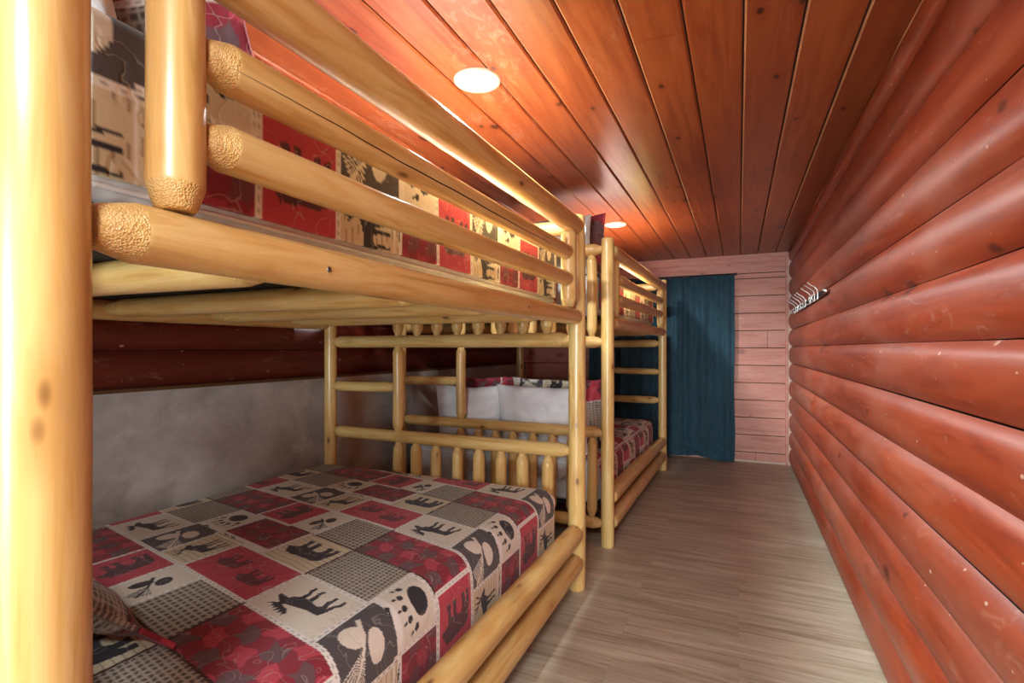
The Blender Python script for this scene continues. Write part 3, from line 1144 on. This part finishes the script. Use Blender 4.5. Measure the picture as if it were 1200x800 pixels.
def quilt(name, bed, rz, x0, x1, y0, y1, ztop, zdrop, rb, res, mapfn, label, group, crown=0.012, drop_y=0.18, seed=1):
    """cloth over a mattress, in the bed's own frame: flat, then rounded over the aisle edge and the foot edge"""
    flat_x = (x1 - rb) - x0
    tmax = flat_x + rb * math.pi / 2 + max(0.0, (ztop - rb) - zdrop)
    flat_y = (y1 - rb) - y0
    smax = flat_y + rb * math.pi / 2 + drop_y
    T, S = np.meshgrid(np.arange(0, tmax, res), np.arange(0, smax, res))

    def roll(t, flat):
        q = np.clip((t - flat) / rb, 0, math.pi / 2)
        pos = np.minimum(t, flat) + rb * np.sin(q)
        drop = rb * (1 - np.cos(q)) + np.maximum(0, t - flat - rb * math.pi / 2)
        return pos, drop
    px, dx = roll(T, flat_x)
    py, dy = roll(S, flat_y)
    # round the plan corner
    R = rb * 1.25
    cx, cy = (x1 - x0) - R, (y1 - y0) - R
    ox, oy = np.maximum(0, px - cx), np.maximum(0, py - cy)
    ln = np.hypot(ox, oy)
    f = np.where(ln > R, R / np.maximum(ln, 1e-6), 1.0)
    px = np.where((ox > 0) & (oy > 0), cx + ox * f, px)
    py = np.where((ox > 0) & (oy > 0), cy + oy * f, py)
    X = x0 + px
    Y = y0 + py
    w = smooth_noise(x0 + T, y0 + S, seed)
    Z = ztop - dx - dy + 0.0035 * w + crown * np.sin(np.clip((px) / (x1 - x0), 0, 1) * math.pi) * np.sin(np.clip(py / (y1 - y0), 0, 1) * math.pi)
    Z = np.maximum(Z, zdrop)
    side = np.clip(dx / rb, 0, 1)
    X = X + 0.004 * side * (smooth_noise(S, T, seed + 5, ((6, 1.0), (14, .5))) - 0.4)
    a, b = mapfn(bed[0] + x0 + T, bed[1] + y0 + S)
    colr = pattern(a, b)
    P = np.stack([X, Y, Z], -1)
    # orientation: faces must look up
    P = P.transpose(1, 0, 2)
    colr = colr.transpose(1, 0, 2)
    o = color_mesh(name, P, colr, M_QUILT, None, (bed[0], bed[1], 0), rz, 0.010)
    return tag(o, label, 'quilt', group)


def mattress(bed, rz, z0, z1, label):
    bm = bmesh.new()
    add_box(bm, -WB + 0.085, -0.088, 0.075, LB - 0.085, 0, z1 - z0, 0, 0.028)
    t = empty('mattress', (bed[0], bed[1], z0), label, 'mattress', 'bunk mattresses', rz)
    bm_obj('mattress_body', bm, M_MATT, t, smooth=True)
    bm = bmesh.new()
    for zz in (0.028, z1 - z0 - 0.028):
        xa, xb, ya, yb = -WB + 0.085, -0.088, 0.075, LB - 0.085
        pts = []
        r = 0.028
        for (cx, cy, a0) in ((xb - r, yb - r, 0), (xa + r, yb - r, 90), (xa + r, ya + r, 180), (xb - r, ya + r, 270)):
            for q in range(5):
                an = math.radians(a0 + q * 22.5)
                pts.append((cx + r * math.cos(an), cy + r * math.sin(an), zz))
        pts.append(pts[0])
        add_tube(bm, pts, 0.005, 6)
    bm_obj('piping', bm, M_WHITE_CLOTH, t, smooth=True)
    return t


GQ = 'patchwork quilts on the bunks'
mattress(BED_A, 0, 0.222, 0.492, 'mattress under the quilt on the lower bunk nearest the viewer')
mattress(BED_A, 0, 1.409, 1.672, 'pale grey mattress edge showing above the near upper bunk rail')
mattress(BED_B, RZB, 0.222, 0.492, 'grey quilted mattress on the far lower bunk, seen between the spindles')
mattress(BED_B, RZB, 1.409, 1.672, 'grey mattress on the far upper bunk')

quilt('patchwork_quilt', BED_A, 0, -WB + 0.07, -0.066, 0.10, LB - 0.052, 0.510, 0.215, 0.085, 0.003, world_to_quilt,
      'red, tan and charcoal patchwork quilt with moose and bears on the near lower bunk', GQ, seed=3)
quilt('patchwork_quilt', BED_A, 0, -WB + 0.10, -0.072, 0.09, LB - 0.075, 1.690, 1.447, 0.03, 0.005,
      lambda X, Y: (X + 1.18, Y - 0.27), 'patchwork quilt seen between the guard rails of the near upper bunk', GQ, drop_y=0.1, seed=8)
quilt('patchwork_quilt', BED_B, RZB, -WB + 0.07, -0.066, 0.13, LB - 0.06, 0.510, 0.215, 0.10, 0.007,
      lambda X, Y: (X + 1.30, Y - 0.30), 'patchwork quilt on the far lower bunk by the teal curtain', GQ, seed=11)
quilt('patchwork_quilt', BED_B, RZB, -WB + 0.10, -0.072, 0.11, LB - 0.075, 1.690, 1.447, 0.03, 0.008,
      lambda X, Y: (X + 0.80, Y - 0.15), 'patchwork quilt on the far upper bunk behind its guard rails', GQ, drop_y=0.1, seed=15)


# ------------------------------------------------------------------ pillows
def pillow_grid(w, h, d, nu, nv, seed, flange=0.0):
    """closed cushion, lying in XZ with thickness along Y; returns front and back grids"""
    u = np.linspace(-1, 1, nu)
    v = np.linspace(-1, 1, nv)
    U, V = np.meshgrid(u, v, indexing='ij')
    fx, fz = flange / (w / 2), flange / (h / 2)
    Ui = np.clip(np.abs(U) / (1 - fx), 0, 1)
    Vi = np.clip(np.abs(V) / (1 - fz), 0, 1)
    th = (1 - Ui ** 2.6) ** 0.55 * (1 - Vi ** 2.6) ** 0.55
    pinch = 1 - 0.055 * (1 - np.abs(V) ** 2 * 0.0) * (1 - U ** 2) * 0
    X = U * w / 2 * (1 - 0.06 * (1 - V ** 2) * -0.0) * (1 - 0.05 * (1 - V ** 2) ** 1.0 * np.abs(U))
    Z = V * h / 2 * (1 - 0.07 * (1 - U ** 2) * np.abs(V)) * pinch
    wr = smooth_noise(U * 1.3, V * 1.3, seed, ((3, 1.0), (7, .6), (13, .3)))
    Yf = -(d / 2) * th - 0.006 - 0.010 * wr * (0.3 + th)
    Yb = (d / 2) * th + 0.006 - 0.008 * wr * (0.2 + th)
    X = X + 0.004 * wr
    Z = Z + 0.006 * wr
    return np.stack([X, Yf, Z], -1), np.stack([X, Yb, Z], -1), U, V


def pillow(name, loc, rot, w, h, d, mat, label, group=None, colfn=None, res=0.012, seed=1, flange=0.0):
    nu, nv = int(w / res), int(h / res)
    F, Bk, U, V = pillow_grid(w, h, d, nu, nv, seed, flange)
    n, m = U.shape
    # stitch the two faces into one closed mesh
    P = np.concatenate([F.reshape(-1, 3), Bk.reshape(-1, 3)], 0)
    idx = np.arange(n * m).reshape(n, m)
    q1 = np.stack([idx[:-1, :-1], idx[1:, :-1], idx[1:, 1:], idx[:-1, 1:]], -1).reshape(-1, 4)
    q2 = q1[:, ::-1] + n * m
    ring = np.concatenate([idx[:, 0], idx[-1, 1:], idx[-2::-1, -1], idx[0, -2:0:-1]])
    r2 = np.roll(ring, -1)
    q3 = np.stack([ring, ring + n * m, r2 + n * m, r2], -1)
    quads = np.concatenate([q1, q2, q3], 0)
    me = bpy.data.meshes.new(name)
    me.from_pydata(P.tolist(), [], quads.tolist())
    me.validate()
    if colfn is not None:
        cf = colfn(F[..., 0], F[..., 2])
        colr = np.concatenate([cf.reshape(-1, 3), cf.reshape(-1, 3)], 0)
        ca = me.color_attributes.new('Col', 'FLOAT_COLOR', 'POINT')
        ca.data.foreach_set('color', np.concatenate([colr, np.ones((len(colr), 1))], 1).astype(np.float32).reshape(-1))
    o = link(name, me, mat, None, loc, rot)
    return tag(o, label, 'pillow', group)


def at_bed(bed, rz, x, y, z):
    c, s = math.cos(rz), math.sin(rz)
    return (bed[0] + x * c - y * s, bed[1] + x * s + y * c, z)


GP = 'white pillows on the far lower bunk'
R_ = math.radians
# far lower bunk: two white pillows propped on the head rails, patchwork shams behind them
pillow('pillow', at_bed(BED_B, RZB, -0.49, 0.155, 0.722), (R_(9), 0, R_(-1)), 0.64, 0.47, 0.16, M_WHITE_CLOTH,
       'white pillow nearer the aisle, propped at the head of the far lower bunk', GP, seed=2)
pillow('pillow', at_bed(BED_B, RZB, -1.05, 0.155, 0.716), (R_(9), 0, R_(3)), 0.52, 0.46, 0.16, M_WHITE_CLOTH,
       'white pillow nearer the concrete wall, propped at the head of the far lower bunk', GP, seed=9)
GS = 'patchwork pillow shams'
pillow('pillow_sham', at_bed(BED_B, RZB, -0.44, 0.345, 0.755), (R_(14), 0, R_(-2)), 0.66, 0.50, 0.15, M_QUILT,
       'patchwork sham leaning behind the aisle-side white pillow on the far lower bunk', GS,
       lambda x, z: pattern(x + 0.55, z + 0.52), 0.009, 4, 0.04)
pillow('pillow_sham', at_bed(BED_B, RZB, -1.10, 0.345, 0.755), (R_(14), 0, R_(3)), 0.66, 0.50, 0.15, M_QUILT,
       'patchwork sham leaning behind the wall-side white pillow on the far lower bunk', GS,
       lambda x, z: pattern(x + 0.15, z + 0.25), 0.009, 6, 0.04)
# far upper bunk
pillow('pillow', at_bed(BED_B, RZB, -0.50, 0.15, 1.875), (R_(8), 0, 0), 0.72, 0.39, 0.15, M_WHITE_CLOTH,
       'white pillow propped against the end spindles of the far upper bunk', 'white pillows on the far upper bunk', None, 0.012, 12)
pillow('pillow_sham', at_bed(BED_B, RZB, -0.445, 0.325, 1.893), (R_(10), 0, R_(-3)), 0.72, 0.42, 0.15, M_QUILT,
       'plum patchwork sham leaning on the white pillow of the far upper bunk', GS,
       lambda x, z: pattern(x * 0.5 + 0.19, z * 0.36 + 0.515), 0.009, 14, 0.04)
# near upper bunk, just beyond the thick near post
pillow('pillow', (-1.28, 0.46, 1.88), (R_(14), 0, 0), 0.70, 0.39, 0.16, M_WHITE_CLOTH,
       'white pillow on the near upper bunk behind the thick near post', None, None, 0.012, 17)
pillow('pillow_sham', (-1.22, 0.645, 1.895), (R_(16), 0, R_(4)), 0.74, 0.42, 0.16, M_QUILT,
       'patchwork sham on the near upper bunk between its thick post and short post', GS,
       lambda x, z: pattern(x + 0.72, z + 0.02), 0.006, 19, 0.045)
# near lower bunk
pillow('pillow', (-1.32, 0.43, 0.66), (R_(35), 0, 0), 0.72, 0.40, 0.12, M_WHITE_CLOTH,
       'white pillow on the near lower bunk beside the thick near post', None, None, 0.010, 21)
pillow('pillow_sham', (-1.57, 0.60, 0.675), (R_(45), 0, R_(1)), 0.78, 0.44, 0.13, M_QUILT,
       'patchwork sham lying on the white pillow of the near lower bunk', GS,
       lambda x, z: pattern(x - 0.20, -z + 0.29), 0.005, 23, 0.05)

# ------------------------------------------------------------------ curtain with its rod
cur = empty('curtain', (0, 5.90, 0), 'dark teal floor-length curtain hanging across the back doorway', 'curtain')
nx, nzc = 150, 70
Xc = np.linspace(-1.62, -0.045, nx)
Zc = np.linspace(0.0, 1.0, nzc)
XX, ZZ = np.meshgrid(Xc, Zc, indexing='ij')
hem = 0.012 + 0.05 * np.clip(smooth_noise(Xc, Xc * 0, 31, ((3, 1.0), (7, .6))), 0, 1)
hem = np.where(Xc > -0.5, 0.012 + 0.045 * np.exp(-((Xc + 0.42) / 0.13) ** 2), hem)
zz = hem[:, None] + ZZ * (1.985 - hem[:, None])
den = 0.016 * np.sin(XX * 58 + 1.4 * np.sin(XX * 9)) * (0.35 + 0.65 * ZZ) + 0.012 * np.sin(XX * 23 + 1.0) * (1.1 - 0.5 * ZZ)
low = np.clip(1 - zz / 0.35, 0, 1)
yy = den + low ** 1.5 * (-0.055 - 0.03 * np.sin(XX * 11 + zz * 22)) + 0.012 * np.sin(zz * 34 + XX * 8) * low
xx = XX + 0.008 * np.sin(zz * 6 + XX * 4) * (1 - ZZ)
o = color_mesh('curtain_panel', np.stack([xx, yy, zz], -1), None, M_CURT, cur, thick=0.004)
bm = bmesh.new()
add_tube(bm, [(-1.66, 0.0, 1.992), (-0.03, 0.0, 1.992)], 0.006, 10)
rod = bm_obj('curtain_rod', bm, M_BLACK, cur, smooth=True)
bm = bmesh.new()
add_box(bm, -0.035, -0.020, -0.010, 0.085, 1.982, 2.002, 0, 0.002)
bm_obj('rod_bracket', bm, M_BLACK, rod)

# scrap of paper on the floor under the curtain
bm = bmesh.new()
vs = []
for i in range(9):
    for j in range(4):
        u, v = i / 8, j / 3
        vs.append(bm.verts.new((u * 0.11, v * 0.04, 0.002 + 0.006 * math.sin(u * 3.1) ** 2)))
for i in range(8):
    for j in range(3):
        bm.faces.new((vs[i * 4 + j], vs[(i + 1) * 4 + j], vs[(i + 1) * 4 + j + 1], vs[i * 4 + j + 1]))
bmesh.ops.solidify(bm, geom=bm.faces[:], thickness=0.0015)
tag(bm_obj('paper_scrap', bm, M_PAPER, None, (-0.60, 5.712, 0.001), (0, 0, 0.12)),
    'small white paper scrap on the floor under the curtain hem', 'paper')

# ------------------------------------------------------------------ coat rack with wire hooks on the log wall
rk = empty('coat_rack', (0.462, 4.30, 1.535), 'wall rack of curled silver coat hooks on the red log wall', 'coat rack')
bm = bmesh.new()
add_box(bm, -0.012, 0.008, -0.86, 0.92, -0.016, 0.016, 0, 0.003)
bm_obj('back_bar', bm, M_BLACK, rk)
for y in (-0.60, -0.45, -0.25, 0.05, 0.20, 0.38, 0.60, 0.78):
    bm = bmesh.new()
    pts = []
    # lower curl, plate, then the long upper arm sweeping out and up
    ctrl = [(-0.040, 0.002), (-0.046, -0.016), (-0.036, -0.028), (-0.022, -0.026), (-0.012, -0.010), (-0.011, 0.012), (-0.016, 0.036), (-0.032, 0.056), (-0.052, 0.068), (-0.066, 0.082)]
    V = [Vector((x, y, z)) for x, z in ctrl]
    for i in range(len(V) - 1):
        p0, p1, p2, p3 = V[max(i - 1, 0)], V[i], V[i + 1], V[min(i + 2, len(V) - 1)]
        for q in range(4):
            s = q / 4
            pts.append(0.5 * ((2 * p1) + (p2 - p0) * s + (2 * p0 - 5 * p1 + 4 * p2 - p3) * s * s + (3 * p1 - p0 - 3 * p2 + p3) * s ** 3))
    pts.append(V[-1])
    add_tube(bm, pts, 0.0026, 8)
    for e, r in ((V[0], 0.006), (V[-1], 0.0065)):
        bmesh.ops.create_uvsphere(bm, u_segments=10, v_segments=8, radius=r, matrix=Matrix.Translation(e))
    add_box(bm, -0.016, -0.010, y - 0.009, y + 0.009, -0.026, 0.026, 0, 0.002)
    bm_obj('hook', bm, M_STEEL, rk, smooth=True)
bm = bmesh.new()
add_lathe(bm, [(0.004, 0.0), (0.014, 0.002), (0.016, 0.012), (0.012, 0.03), (0.016, 0.038), (0.010, 0.046)], 16)
bm_obj('end_knob', bm, M_STEEL, rk, (-0.008, -0.86, 0.0), (R_(90), 0, 0), smooth=True)
